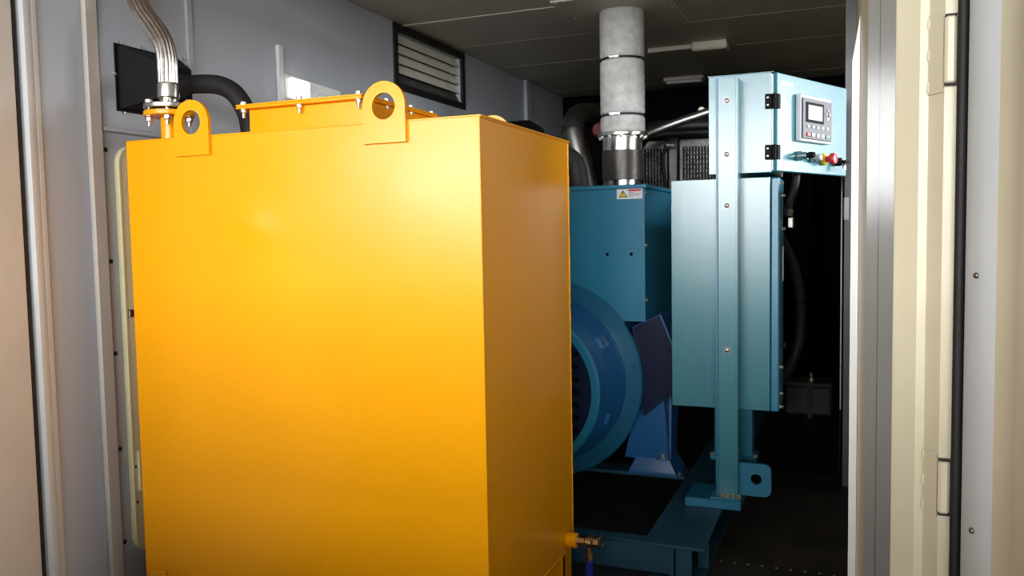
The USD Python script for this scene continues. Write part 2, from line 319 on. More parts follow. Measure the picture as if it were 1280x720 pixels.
pth = smooth_path([(XL + 0.14, 2.585, 1.998), (XL + 0.25, 2.585, 1.998), (-2.24, 2.585, 1.985), (-2.165, 2.585, 1.945), (-2.115, 2.585, 1.87), (-2.10, 2.585, 1.80), (-2.098, 2.585, 1.758)], 8)
obj('elbow_pipe', tube(pth, 0.036, 20), 'rubber', t)
t = thing('side_door', 'pale yellow rounded door leaf on the left wall beside the tank', 'door', (XL, 2.7, 0.17))
obj('leaf', prism(rrect(2.405, 0.172, 3.05, 1.762, 0.07, 10), (XL + .001, 0, 0), Y_, Z_, 0.021), 'creamdoor', t)
obj('edge_bead', prism(rrect(2.405, 0.172, 3.05, 1.762, 0.07, 10).difference(rrect(2.413, 0.180, 3.042, 1.754, 0.064, 10)), (XL + 0.022, 0, 0), Y_, Z_, 0.003), 'creamdoor', t)
lt = obj('latch', bx((XL + 0.022, 2.425, 0.42), (XL + 0.034, 2.475, 0.58), 0.004), 'creamdoor', t)
for z in (0.44, 0.56): obj('bolt', hexhead((XL + 0.034, 2.449, z), X_, 0.008), 'dullsteel', lt)
for z in (1.12,): obj('catch', bx((XL + 0.022, 2.412, z - 0.014), (XL + 0.036, 2.442, z + 0.014), 0.003), 'dullsteel', t)
for z in (0.38, 0.52): obj('rivet', screw((XL + 0.022, 2.418, z), X_, 0.006), 'rubber', t)
for z in (1.322, 0.97, 0.60, 0.235, 1.742):
    obj('screw', cat_([screw((XL, 2.370, z), X_, 0.006), lathe([(0.009, 0), (0.009, 0.0012)], (XL, 2.370, z), X_, 14)]), 'rubber', WALL_L)
t = thing('wall_lamp', 'glowing white wall lamp on a pale mounting plate behind the tank hatch', 'lamp', (XL, 3.6, 2.09))
obj('mounting_plate', hull([(XL + d, y, z) for d in (0, 0.01) for y, z in ((3.455, 2.075), (3.455, 2.205), (3.945, 2.19), (3.945, 2.075))]), 'white', t)
obj('housing', bx((XL + 0.01, 3.445, 2.08), (XL + 0.035, 3.615, 2.19), 0.008), 'white', t)
obj('diffuser', bx((XL + 0.035, 3.45, 2.085), (XL + 0.055, 3.61, 2.185), 0.012), 'lamp', t)
obj('cable_gland', lathe([(0.028, 0), (0.028, 0.02), (0.02, 0.03), (0.02, 0.05)], (XL + 0.01, 3.74, 2.12), X_, 24), 'lightgrey', t)

# ---------------------------------------------------------------- fuel tank
TX0, TX1, TY0, TY1, TZ0, TZ1 = -2.420, -1.029, 2.300, 3.143, 0.148, 1.757
t = thing('fuel_tank', 'large yellow welded steel fuel tank with lifting eyes on top', 'tank', ((TX0 + TX1) / 2, (TY0 + TY1) / 2, 0))
obj('body', bx((TX0, TY0 + .003, TZ0), (TX1, TY1, TZ1 - 0.006), 0.0025), 'tank', t)
# front plate oil-canned between its welds, dents placed to catch the highlights
gx, gz = np.linspace(TX0, TX1, 141), np.linspace(TZ0, TZ1 - .006, 161)
GX, GZ = np.meshgrid(gx, gz, indexing='ij')
edge = np.minimum(1, np.minimum(np.minimum(GX - TX0, TX1 - GX), np.minimum(GZ - TZ0, TZ1 - .006 - GZ)) / .08)
def dent(x, z, sx, sz, a, rot=0.0):
    c, s_ = math.cos(rot), math.sin(rot); u = (GX - x) * c + (GZ - z) * s_; v = -(GX - x) * s_ + (GZ - z) * c
    return a * np.exp(-(u / sx) ** 2 / 2 - (v / sz) ** 2 / 2)
D_ = dent(-1.90, 1.455, .075, .045, .0075, -0.3) + dent(-1.99, 1.44, .05, .03, -.0018) + dent(-1.25, 1.55, .12, .10, .0015) + .0012 * (meshkit.fbm(np.stack([GX * 3, GX * 0, GZ * 3], -1), 2, 5) - .5)
P_ = np.stack([GX, TY0 - edge * D_, GZ], -1).reshape(-1, 3)
ii, jj = np.meshgrid(np.arange(140), np.arange(160), indexing='ij'); q = (ii * 161 + jj).ravel()
F_ = np.vstack([np.stack([q, q + 161, q + 162], 1), np.stack([q, q + 162, q + 1], 1)])
obj('front_plate', trimesh.Trimesh(P_, F_, process=False), 'tank', t, smooth=True)
obj('top_plate', bx((TX0 - 0.002, TY0 - 0.001, TZ1 - 0.006), (TX1 + 0.006, TY1 + 0.004, TZ1), 0.0015), 'tank', t)
def weld(p0, p1, r=0.0035, step=0.012):
    p0, p1 = np.array(p0, float), np.array(p1, float); n = max(4, int(np.linalg.norm(p1 - p0) / step))
    return tube(p0 + np.linspace(0, 1, n)[:, None] * (p1 - p0), r * (0.7 + 0.5 * rng.random(n)), 7)
obj('weld_seam', weld((TX1, TY0, TZ0), (TX1, TY0, TZ1 - .006), .0028), 'tank', t)
obj('weld_seam', weld((TX1 + .001, TY0, TZ1 - .007), (TX1 + .001, TY1, TZ1 - .007), .0035), 'tank', t)
obj('weld_seam', weld((TX1, TY1, TZ0), (TX1, TY1, TZ1 - .006), .003), 'tank', t)
obj('weld_seam', weld((TX0, TY0, TZ0), (TX0, TY0, TZ1 - .006), .002), 'tank', t)
obj('weld_seam', weld((TX1, TY0, TZ0), (TX1, TY1, TZ0), .004), 'tank', t)
def lug_poly(x0, x1, z0, zt, hr):
    xc, r = (x0 + x1) / 2, (x1 - x0) / 2
    return sg.box(x0, z0, x1, zt - r).union(disc(xc, zt - r, r, 16)).difference(disc(xc, zt - r - 0.001, hr, 14))
for x0, x1 in ((-2.187, -2.036), (-1.424, -1.272)):
    lg = obj('lifting_lug', prism(lug_poly(x0, x1, 1.689, 1.879, 0.041), (0, TY0, 0), X_, Z_, 0.013), 'tank', t)
    obj('weld_bead', cat_([weld((x0, TY0 - .001, 1.689), (x1, TY0 - .001, 1.689), .003), weld((x1, TY0 - .001, 1.689), (x1, TY0 - .001, 1.75), .003), weld((x0, TY0 - .001, 1.689), (x0, TY0 - .001, 1.75), .003)]), 'tank', lg)
    obj('lifting_lug', prism(lug_poly(x0, x1, 1.689, 1.879, 0.041), (0, TY1 + 0.013, 0), X_, Z_, 0.013), 'tank', t)
# bolted hatch
hx0, hx1, hy0, hy1, hz = -2.028, -1.508, 2.42, 2.98, 1.858
obj('hatch_neck', bx((hx0 + .032, hy0 + .032, TZ1), (hx1 - .012, hy1 - .035, hz), 0.002), 'tank', t)
obj('hatch_flange', bx((hx0, hy0, hz), (hx1, hy1, hz + .006), 0.001), 'tank', t)
obj('hatch_gasket', bx((hx0 + .004, hy0 + .004, hz + .006), (hx1 - .004, hy1 - .004, hz + .009), 0), 'tank', t)
cv = obj('hatch_cover', bx((hx0, hy0, hz + .009), (hx1, hy1, hz + .015), 0.001), 'tank', t)
def stud(x, y):
    b = obj('hatch_bolt', cat_([hexhead((x, y, hz + .015), Z_, .011, .011), cyl((x, y, hz - .030), (x, y, hz), .0055, n=12)]), 'zinc', t)
    obj('nut', cat_([lathe([(.010, 0), (.0105, .002), (.0105, .010), (.009, .012)], (x, y, hz), -Z_, 6), lathe([(.014, 0), (.014, .002)], (x, y, hz), -Z_, 14)]), 'zinc', b)
for k in range(3):
    stud(hx0 + .02 + k * .2385, hy0 + .018)
    stud(hx0 + .02 + k * .2385, hy1 - .018)
for k in range(1, 3):
    stud(hx1 - .018, hy0 + .018 + k * .174); stud(hx0 + .018, hy0 + .018 + k * .174)
# vent stub with flange
vx, vy = -2.337, 2.425
obj('vent_stub', cyl((vx, vy, TZ1 - .002), (vx, vy, 1.862), .0315, n=28), 'tank', t)
vf = obj('vent_flange', lathe([(.086, 0), (.089, .003), (.089, .016), (.086, .019)], (vx, vy, 1.852), Z_, 40), 'tank', t)
# feet, legs
for x0, x1 in ((TX0 + .012, TX0 + .100), (TX0 + .180, TX0 + .30)):
    obj('foot_gusset', bx((x0, TY0 - .012, .02), (x1, TY0, .186), .004), 'tank', t)
for x in (TX0 + .005, TX1 - .085):
    for y in (TY0 + .01, TY1 - .095):
        lg = obj('leg', cat_([bx((x, y if y > 2.5 else y, 0.012), (x + .08, y + .008, TZ0 + .002), .001), bx((x + .072 if x > -2 else x, y, 0.012), (x + .08 if x > -2 else x + .008, y + .085, TZ0 + .002), .001)]), 'tank', t)
        obj('foot_plate', bx((x - .01, y - .01, 0), (x + .09, y + .095, .012), .002), 'tank', lg)
obj('drain_stub', cyl((TX1, 3.06, .195), (TX1 + .045, 3.06, .195), .030, n=22, c=.004), 'tank', t)

# drain valve with blue hose
t = thing('drain_valve', 'brass drain valve with a blue hose at the foot of the yellow tank', 'valve', (TX1 + .045, 3.06, 0))
vx2 = TX1 + .045
obj('body', cat_([cyl((vx2, 3.06, .195), (vx2 + .03, 3.06, .195), .017, n=6), lathe([(.012, 0), (.022, .012), (.022, .03), (.012, .042)], (vx2 + .026, 3.06, .195), X_, 18), cyl((vx2 + .066, 3.06, .195), (vx2 + .095, 3.06, .195), .019, n=6)]), 'brass', t)
obj('outlet_tee', cat_([cyl((vx2 + .048, 3.06, .19), (vx2 + .048, 3.06, .152), .013, n=14), cyl((vx2 + .048, 3.06, .155), (vx2 + .048, 3.06, .118), .016, n=6)]), 'brass', t)
obj('handle', cat_([cyl((vx2 + .08, 3.05, .215), (vx2 + .105, 3.02, .235), .005, n=8), bx((vx2 + .098, 3.0, .205), (vx2 + .112, 3.06, .240), .004)]), 'dullsteel', t)
obj('handle_nut', hexhead((vx2 + .095, 3.06, .195), X_, .010), 'zinc', t)
obj('hose', tube(smooth_path([(vx2 + .048, 3.06, .125), (vx2 + .047, 3.06, .07), (vx2 + .042, 3.055, .035), (vx2 + .02, 3.03, .018), (vx2 - .05, 2.98, .016), (vx2 - .2, 2.93, .016)], 6), .0155, 14), 'hoseblue', t)

# steel vent hose bolted to the tank
t = thing('vent_hose', 'bundled bright steel hose rising from the flange on the yellow tank', 'hose', (vx, vy, 1.871))
obj('flange', lathe([(.086, 0), (.089, .003), (.089, .015), (.086, .018), (.040, .018)], (vx, vy, 1.879), Z_, 40), 'steel', t)
obj('gasket', lathe([(.062, 0), (.062, .008)], (vx, vy, 1.871), Z_, 32), 'rubber', t)
obj('neck', lathe([(.033, 0), (.033, .018), (.036, .022)], (vx, vy, 1.897), Z_, 28), 'steel', t)
obj('collar', lathe([(.034, 0), (.040, .006), (.040, .050), (.037, .058)], (vx, vy, 1.917), Z_, 28), 'steel', t)
for k in range(4):
    a = math.radians(38 + 90 * k); x, y = vx + .069 * math.cos(a), vy + .069 * math.sin(a)
    b = obj('flange_bolt', cat_([hexhead((x, y, 1.897), Z_, .014, .017), cyl((x, y, 1.818), (x, y, 1.897), .007, n=12)]), 'zinc', t)
    obj('nut', lathe([(.0125, 0), (.0135, .003), (.0135, .014), (.011, .018)], (x, y, 1.852), -Z_, 6), 'zinc', b)
hp = smooth_path([(vx, vy, 1.97), (vx, vy, 2.02), (vx - .002, vy, 2.075), (vx - .018, vy, 2.13), (vx - .055, vy, 2.185), (vx - .105, vy, 2.245), (vx - .145, vy + .01, 2.32), (vx - .165, vy + .03, 2.42), (vx - .17, vy + .05, 2.56), (vx - .17, vy + .06, ZC)], 9)
obj('core', tube(hp, .027, 20), 'dullsteel', t)
tt, A, B = frames(hp); s = np.concatenate([[0], np.cumsum(np.linalg.norm(np.diff(hp, axis=0), axis=1))])
for k in range(12):
    th = 2 * np.pi * k / 12 + 0.9 * s + 0.05 * np.sin(9 * s + k)
    rr = 0.0275 + 0.002 * np.sin(7 * s + 1.3 * k)
    obj('strand', tube(hp + rr[:, None] * (np.cos(th)[:, None] * A + np.sin(th)[:, None] * B), .0080, 9), 'braid', t)

# ---------------------------------------------------------------- generator skid
t = thing('skid_frame', 'dark blue steel skid frame under the generator with outrigger plates', 'skid', (-1.45, 4.5, 0))
obj('side_beam', cat_([bx((-.762, 3.22, .148), (-.520, 7.2, .162), .002), bx((-.665, 3.25, .012), (-.645, 7.2, .148), .001), bx((-.745, 3.26, 0), (-.53, 7.2, .012), .002)]), 'skid', t)
obj('end_stiffener', bx((-.640, 3.26, .012), (-.575, 3.275, .148), .002), 'skid', t)
obj('end_web', bx((-.575, 3.40, .012), (-.53, 3.41, .148), .002), 'skid', t)
obj('side_beam', cat_([bx((-2.38, 3.22, .148), (-2.14, 7.2, .162), .002), bx((-2.27, 3.25, .012), (-2.25, 7.2, .148), .001), bx((-2.36, 3.26, 0), (-2.15, 7.2, .012), .002)]), 'skid', t)
obj('front_beam', cat_([bx((-2.14, 3.235, .148), (-.762, 3.30, .158), .002), bx((-2.14, 3.25, .03), (-.665, 3.262, .148), .001)]), 'skid', t)
obj('cross_rail', bx((-2.14, 4.10, .162), (-.76, 4.24, .180), .003), 'skid', t)
for x in (-1.02, -.93, -.80, -.79):
    obj('rail_bolt', hexhead((x, 4.13, .18), Z_, .010), 'zinc', t)
obj('outrigger', cat_([bx((-.685, 3.715, .162), (-.44, 3.95, .202), .003)]), 'blue', t)
lg = obj('lifting_lug', prism(rrect(-.520, .215, -.318, .362, .03).difference(disc(-.382, .292, .024)), (0, 3.80, 0), X_, Z_, .02), 'blue', t)
obj('rear_bracket', bx((-.62, 4.02, .30), (-.405, 4.16, .325), .003), 'blue', t)
obj('rear_bracket_web', bx((-.60, 4.05, .162), (-.52, 4.14, .30), .003), 'blue', t)
obj('rear_upright', cat_([bx((-.60, 4.03, .325), (-.425, 4.04, .586), .002), bx((-.435, 4.04, .325), (-.425, 4.13, .586), .002), bx((-.60, 4.04, .325), (-.59, 4.13, .586), .002)]), 'blue', t)
for p in ((-.61, 4.03, .325), (-.415, 4.04, .325)):
    obj('bracket_bolt', hexhead(p, Z_, .012), 'zinc', t)

# ---------------------------------------------------------------- alternator
AC, AZ = -1.449, .6575
t = thing('alternator', 'blue round alternator with a ring flange and drum cover right of the tank', 'alternator', (AC, 4.5, .18))
o = np.array([AC, 4.0, AZ])
obj('frame_body', lathe([(.455, 0), (.47, .02), (.47, 1.05), (.44, 1.10)], o + (0, .05, 0), Y_, 64), 'deepblue', t)
obj('ring_flange', lathe([(.40, 0), (.500, 0), (.507, .006), (.507, .026), (.500, .03), (.40, .03)], o, Y_, 80, cap=False), 'ring', t)
drum = obj('drum_cover', lathe([(.425, 0.012), (.425, -.02), (.418, -.06), (.400, -.13), (.385, -.22), (.382, -.31), (.372, -.325), (.345, -.33)], o, Y_, 80, cap=False), 'deepblue', t)
obj('drum_rim', lathe([(.345, -.331), (.375, -.331), (.385, -.322), (.385, -.312), (.36, -.30)], o, Y_, 80, cap=False), 'blue', t)
obj('vent_grille', lathe([(.36, -.315), (.35, -.318), (.001, -.318)], o, Y_, 64), 'navy', t)
for k in range(9):
    obj('grille_slot', bx((AC - .28, 4.0 - .323, AZ - .24 + k * .06 - .012), (AC + .28, 4.0 - .3175, AZ - .24 + k * .06 + .012), .003), 'matblack', t)
for k in range(16):
    a = math.radians(11 + 22.5 * k); d = np.array([math.cos(a), 0, math.sin(a)])
    obj('flange_bolt', hexhead(o + .470 * d, -Y_, .009), 'ring', t)
for a in (32, -22, 148, -158, 90):
    a = math.radians(a); d = np.array([math.cos(a), 0, math.sin(a)]); tg = np.array([-math.sin(a), 0, math.cos(a)])
    obj('drum_clip', hull([o + r * d + s * tg + (0, y, 0) for r in (.392, .412) for s in (-.028, .028) for y in (-.17, -.08)] + [o + .418 * d + s * tg + (0, y, 0) for s in (-.015, .015) for y in (-.15, -.10)]), 'deepblue', t)
for a in (-28, 205):
    a = math.radians(a); d = np.array([math.cos(a), 0, math.sin(a)]); tg = np.array([-math.sin(a), 0, math.cos(a)])
# feet
for sx in (-1, 1):
    X = lambda v: AC + sx * (v - AC)
    ft = obj('foot', hull([(X(x), y, z) for y0, x0, x1, z in ((0, -1.04, -.79, .18), (0, -1.03, -.80, .20)) for x in (x0, x1) for y in (4.08, 4.30)] + [(X(x), y, .262) for x in (-1.0, -.835) for y in (4.10, 4.28)]), 'deepblue', t)
    obj('foot_web', hull([(X(x), y, z) for y in (4.10, 4.125) for x, z in ((-1.06, .255), (-.835, .255), (-.86, .60), (-.99, .56))]), 'deepblue', t)
    for y in (4.09, 4.20):
        obj('gusset', hull([(X(x), yy, z) for yy in (y, y + .014) for x, z in ((-.90, .255), (-.835, .255), (-.86, .61), (-.965, .58))]), 'deepblue', t)
    obj('side_plate', hull([(X(x), y, z) for x in (-.842, -.83) for y, z in ((4.13, .25), (4.28, .25), (4.35, .62), (4.16, .62))]), 'deepblue', t)
    obj('foot_bolt', hexhead((X(-.865), 4.085, .265), Z_, .013, .02), 'zinc', ft)
    # tilted air hood on the shoulder of the body
    hp_ = [(X(x), y, z) for y in (4.036, 4.55) for x, z in ((-1.000, .925), (-.862, .990), (-.800, .835), (-.800, .610), (-.945, .485))]
    hh = obj('air_hood', hull(hp_), 'navy', t)
    obj('hood_lip', cat_([hull([(X(x + dx), y, z + dz) for y in (4.030, 4.555) for x, z in p for dx, dz in ((0, 0), (.006, .006))]) for p in (((-1.0, .925), (-.862, .990)), ((-.862, .990), (-.800, .835)))]), 'deepblue', hh)
# terminal box on top
t = thing('terminal_box', 'tall teal sheet-metal terminal box on top of the alternator', 'terminal box', (AC, 4.5, 1.0))
bxs = sg.box(AC - .51, .955, AC + .51, 1.612).difference(disc(AC, AZ, .472, 24))
obj('body', prism(bxs, (0, 4.06, 0), X_, Z_, -1.08), 'blue', t)
obj('front_panel', prism(sg.box(AC - .512, .955, AC + .512, 1.610).difference(disc(AC, AZ, .472, 24)).difference(disc(-1.127, 1.288, .007)).difference(disc(-1.005, 1.288, .007)), (0, 4.06, 0), X_, Z_, .008), 'blue', t)
for x in (-1.127, -1.005, -1.77, -1.893): obj('panel_hole', lathe([(.0085, 0), (.0085, .0015)], (x, 4.0525, 1.288), -Y_, 16), 'matblack', t)
obj('lid', bx((AC - .525, 4.035, 1.610), (AC + .525, 5.15, 1.630), .003), 'blue', t)
for z in (1.59, 1.33, 1.06):
    obj('side_bolt', hexhead((AC + .51, 4.085, z), X_, .007), 'zinc', t)
st = obj('warning_sticker', bx((-1.075, 4.0505, 1.560), (-.947, 4.0515, 1.612 - .002), 0), 'sticker', t, label='white warning sticker with yellow triangle')
tri = sg.Polygon([(-1.066, 1.568), (-1.022, 1.568), (-1.044, 1.604)])
obj('triangle_border', prism(tri, (0, 4.0505, 0), X_, Z_, .0006), 'black', st)
obj('triangle', prism(tri.buffer(-.0035), (0, 4.0498, 0), X_, Z_, .0006), 'yellow', st)
obj('exclamation_mark', prism(sg.box(-1.0455, 1.580, -1.0425, 1.594).union(sg.box(-1.0455, 1.574, -1.0425, 1.577)), (0, 4.0491, 0), X_, Z_, .0006), 'black', st)
obj('red_heading', bx((-1.017, 4.0495, 1.597), (-.952, 4.0505, 1.606), 0), 'red', st)
for k, (a, b) in enumerate(((-1.016, -.99), (-1.016, -.953), (-1.016, -.96), (-1.016, -.992))):
    obj('text_line', bx((a, 4.0497, 1.590 - k * .0065), (b, 4.0505, 1.592 - k * .0065), 0), 'bezel', st)

# exhaust stack through the ceiling
EX, EY = -1.268, 4.93
t = thing('exhaust_stack', 'grey lagged exhaust pipe rising from the teal terminal box to the ceiling', 'exhaust pipe', (EX, EY, 1.63))
e = (EX, EY, 0)
def lag(z0, z1, r):
    n = 18; return lathe([(r * .93, z0), (r, z0 + .012)] + [(r * (1 + .012 * math.sin(k * 2.1) + .008 * rng.random()), z0 + .012 + (z1 - z0 - .024) * k / n) for k in range(n + 1)] + [(r, z1 - .012), (r * .93, z1)], e, Z_, 48)
for z0, z1 in ((1.985, 2.083), (2.090, 2.410), (2.418, ZC)):
    obj('lagging', lag(z0, z1, .131), 'lagging', t)
for z in (2.0865, 2.414):
    bd = obj('band', lathe([(.128, -.006), (.1305, -.006), (.1305, .006), (.128, .006)], (EX, EY, z), Z_, 48), 'rubber', t)
    obj('band_buckle', bx((EX - .045, EY - .142, z - .007), (EX + .018, EY - .126, z + .007), .002), 'steel', bd)
obj('upper_flange', lathe([(.11, 0), (.145, 0), (.148, .004), (.148, .016), (.145, .02), (.11, .02)], (EX, EY, 1.963), Z_, 48), 'steel', t)
for k in range(12):
    a = 2 * np.pi * (k + .3) / 12
    obj('flange_bolt', hexhead((EX + .135 * math.cos(a), EY + .135 * math.sin(a), 1.963), -Z_, .009, .012), 'zinc', t)
obj('sleeve', lathe([(.112, 1.88), (.112, 1.965)], e, Z_, 48), 'steel', t)
bel = []
for k in range(61):
    bel.append((.124 + .0012 * math.cos(k * math.pi), 1.705 + (1.88 - 1.705) * k / 60))
obj('bellows', lathe(bel, e, Z_, 48), 'bellow', t)
obj('lower_sleeve', lathe([(.098, 1.63), (.098, 1.706)], e, Z_, 48), 'steel', t)
obj('base_flange', lathe([(.098, 0), (.165, 0), (.167, .003), (.167, .012), (.165, .015), (.098, .015)], (EX, EY, 1.63), Z_, 48), 'dullsteel', t)
for k in range(12):
    a = 2 * np.pi * (k + .5) / 12
    obj('base_bolt', hexhead((EX + .145 * math.cos(a), EY + .145 * math.sin(a), 1.645), Z_, .009, .012), 'zinc', t)
t = thing('ceiling_collar', 'square metal collar plate where the exhaust pipe meets the ceiling', 'plate', (EX, 5.0, ZC))
ho = sg.box(-1.585, 4.55, -.950, 5.375).difference(disc(EX, EY, .137, 24))
obj('plate', prism(ho, (0, 0, ZC), X_, -Y_, .012) if False else prism(sg.Polygon([(x, -y) for x, y in ho.exterior.coords], [[(x, -y) for x, y in ho.interiors[0].coords]]), (0, 0, ZC), X_, -Y_, .012), 'ceil', t)
for x in (-1.56, -.975):
    for y in (4.58, 4.95, 5.35): obj('screw', screw((x, y, ZC - .012), -Z_, .007), 'zinc', t)
t = thing('ceiling_duct', 'pale cable duct with a junction box on the dark ceiling', 'cable duct', (-1.2, 6.03, ZC))
obj('duct', bx((-1.36, 6.02, ZC - .03), (-1.02, 6.06, ZC), .003), 'ceil', t)
jb = obj('junction_box', bx((-1.04, 5.96, ZC - .055), (-.80, 6.10, ZC), .006), 'ceil', t)
obj('lid', bx((-1.03, 5.97, ZC - .060), (-.81, 6.09, ZC - .055), .002), 'ceil', jb)
t = thing('ceiling_light', 'small unlit ceiling light farther back than the cable duct', 'light', (-1.33, 7.3, ZC))
obj('base', bx((-1.50, 7.22, ZC - .03), (-1.16, 7.36, ZC), .01), 'ceil', t)
obj('cover', bx((-1.48, 7.24, ZC - .05), (-1.18, 7.34, ZC - .03), .008), 'lightgrey', t)

# ---------------------------------------------------------------- engine, radiator and pipes behind
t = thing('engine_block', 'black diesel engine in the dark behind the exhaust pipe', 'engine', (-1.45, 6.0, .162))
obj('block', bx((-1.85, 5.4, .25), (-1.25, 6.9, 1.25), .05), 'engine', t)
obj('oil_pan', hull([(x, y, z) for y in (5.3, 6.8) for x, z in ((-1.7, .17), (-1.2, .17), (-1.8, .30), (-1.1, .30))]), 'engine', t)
for x in (-1.78, -1.42):
    obj('cylinder_head', hull([(x + s, y, z) for y in (5.25, 6.6) for s, z in ((-.16, 1.15), (.16, 1.15), (-.12, 1.50), (.12, 1.50))]), 'engine', t)
obj('flywheel_housing', lathe([(.44, 0), (.46, .02), (.46, .16), (.42, .2)], (AC, 5.16, .70), Y_, 40), 'engine', t)
for x in (-1.78, -1.42):
    for k in range(6):
        obj('head_cover', bx((x - .10, 5.30 + k * .215, 1.49), (x + .10, 5.48 + k * .215, 1.56), .015), 'engine', t)
for p_, r_ in ((((-1.46, 5.85, 1.5), (-1.46, 5.82, 1.85), (-1.40, 5.80, 2.04), (-1.25, 5.95, 2.13), (-.75, 6.05, 2.13)), .05), (((-1.40, 5.62, 1.5), (-1.42, 5.60, 1.80), (-1.36, 5.60, 1.98), (-1.20, 5.70, 2.05), (-.80, 5.78, 2.06)), .028)):
    obj('turbo_pipe', tube(smooth_path(p_, 8), r_, 16), 'engine', t)
t = thing('air_filter', 'black rounded air filter canister showing over the tank rim', 'air filter', (-1.72, 4.3, 1.63))
obj('canister', lathe([(.02, 0), (.13, .004), (.165, .025), (.185, .06), (.185, .34), (.15, .40), (.06, .43)], (-1.985, 4.35, 1.835), X_, 40), 'matblack', t)
obj('saddle', hull([(x, y, z) for x in (-1.95, -1.70) for y, z in ((4.22, 1.63), (4.48, 1.63), (4.27, 1.72), (4.43, 1.72))]), 'matblack', t)
obj('intake_pipe', tube(smooth_path([(-1.60, 4.35, 1.835), (-1.50, 4.38, 1.83), (-1.42, 4.44, 1.78), (-1.40, 4.46, 1.63)], 6), .06, 16), 'rubber', t)
t = thing('intake_elbow', 'slanting silver elbow pipe left of the exhaust pipe', 'pipe', (-1.68, 5.5, 1.63))
p_ = smooth_path([(-1.640, 5.5, 1.57), (-1.69, 5.5, 1.8), (-1.745, 5.5, 2.02), (-1.768, 5.53, 2.14), (-1.755, 5.64, 2.215), (-1.72, 5.85, 2.245)], 8)
obj('pipe', tube(p_, .075, 22), 'dullsteel', t)
obj('clamp', tube(p_[20:23], .081, 22), 'rubber', t)
t = thing('sensor_plug', 'dark red plug on the pipes left of the exhaust', 'plug', (-1.60, 5.6, 2.1))
obj('cap', cyl((-1.575, 5.60, 2.085), (-1.585, 5.50, 2.09), .05, n=18, c=.012), 'darkred', t)
obj('stem', cyl((-1.575, 5.60, 2.085), (-1.575, 5.85, 2.05), .03, n=14), 'matblack', t)
t = thing('charge_pipe', 'thin silver pipe slanting up behind the control box', 'pipe', (-1.2, 5.3, 2.0))
obj('pipe', tube(smooth_path([(-1.40, 5.3, 1.955), (-1.255, 5.3, 2.000), (-1.05, 5.3, 2.064), (-.90, 5.3, 2.105), (-.78, 5.3, 2.13), (-.62, 5.32, 2.12), (-.50, 5.4, 2.05), (-.46, 5.6, 1.90)], 8), .028, 16), 'bellow', t)
obj('union_nut', cyl((-.63, 5.315, 2.12), (-.59, 5.335, 2.11), .03, n=6), 'zinc', t)
t = thing('mesh_guard', 'dark wire mesh guard in two panels behind the breaker box', 'guard', (-1.2, 5.9, 1.4))
gy = 5.9
def grid(x0, x1, z0, z1, nx, nz):
    parts = []
    for k in range(nx + 1): parts.append(bx((x0 + (x1 - x0) * k / nx - .004, gy - .004, z0), (x0 + (x1 - x0) * k / nx + .004, gy + .004, z1), 0))
    for k in range(nz + 1):
        z = z0 + (z1 - z0) * k / nz
        parts.append(tube(np.array([(x, gy + (.009 if i % 2 else -.009), z) for i, x in enumerate(np.linspace(x0, x1, 2 * nx + 1))]), .0055, 5))
    return cat_(parts)
for x0, x1 in ((-1.62, -1.20), (-1.11, -.70)):
    fr_ = sg.box(x0, 1.585, x1, 2.03).difference(sg.box(x0 + .02, 1.605, x1 - .02, 1.98))
    pn = obj('panel_frame', prism(fr_, (0, gy + .01, 0), X_, Z_, .02), 'guard', t)
    obj('wire_mesh', grid(x0 + .015, x1 - .015, 1.60, 1.985, 18, 12), 'guard', pn, kind='stuff')
    obj('backing_core', bx((x0 + .01, gy + .05, 1.585), (x1 - .01, gy + .08, 2.0), .004), 'matblack', pn)
obj('post', bx((-1.185, gy - .03, .163), (-1.125, gy + .03, 2.06), .006), 'guard', t)
obj('post', bx((-.70, gy - .03, .163), (-.66, gy + .03, 2.06), .006), 'guard', t)
obj('post', bx((-1.66, gy - .03, 1.565), (-1.62, gy + .03, 2.06), .006), 'guard', t)
obj('cable', tube(smooth_path([(-1.21, gy - .05, 1.60), (-1.205, gy - .05, 1.7), (-1.22, gy - .06, 1.9), (-1.19, gy - .06, 2.0)], 6), .013, 10), 'rubber', t)
obj('cable_clip', cyl((-1.19, gy - .07, 1.99), (-1.13, gy - .07, 1.99), .024, n=14, c=.004), 'zinc', t)
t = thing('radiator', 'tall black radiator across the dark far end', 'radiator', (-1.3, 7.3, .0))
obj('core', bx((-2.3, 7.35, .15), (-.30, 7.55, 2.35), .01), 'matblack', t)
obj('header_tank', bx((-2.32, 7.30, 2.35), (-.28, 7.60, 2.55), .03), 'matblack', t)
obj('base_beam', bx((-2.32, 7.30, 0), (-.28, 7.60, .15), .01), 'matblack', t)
obj('fan_shroud', lathe([(.70, 0), (.78, .15), (.82, .30)], (-1.30, 7.05, 1.25), Y_, 48, cap=False), 'matblack', t)
for k in range(6):
    a = 2 * np.pi * k / 6; d = np.array([math.cos(a), 0, math.sin(a)]); g = np.array([-math.sin(a), 0, math.cos(a)])
    obj('fan_blade', hull([np.array([-1.30, 7.15, 1.25]) + r * d + s * w_ * g + (0, s * .05 + th, 0) for r, w_ in ((.10, .06), (.66, .14)) for s in (-1, 1) for th in (0, .006)]), 'matblack', t)
obj('fan_hub', lathe([(.12, 0), (.13, .02), (.13, .14), (.10, .16)], (-1.30, 7.08, 1.25), Y_, 28), 'matblack', t)
obj('header_bolt', hexhead((-1.19, 7.30, 2.42), -Y_, .02), 'zinc', t)

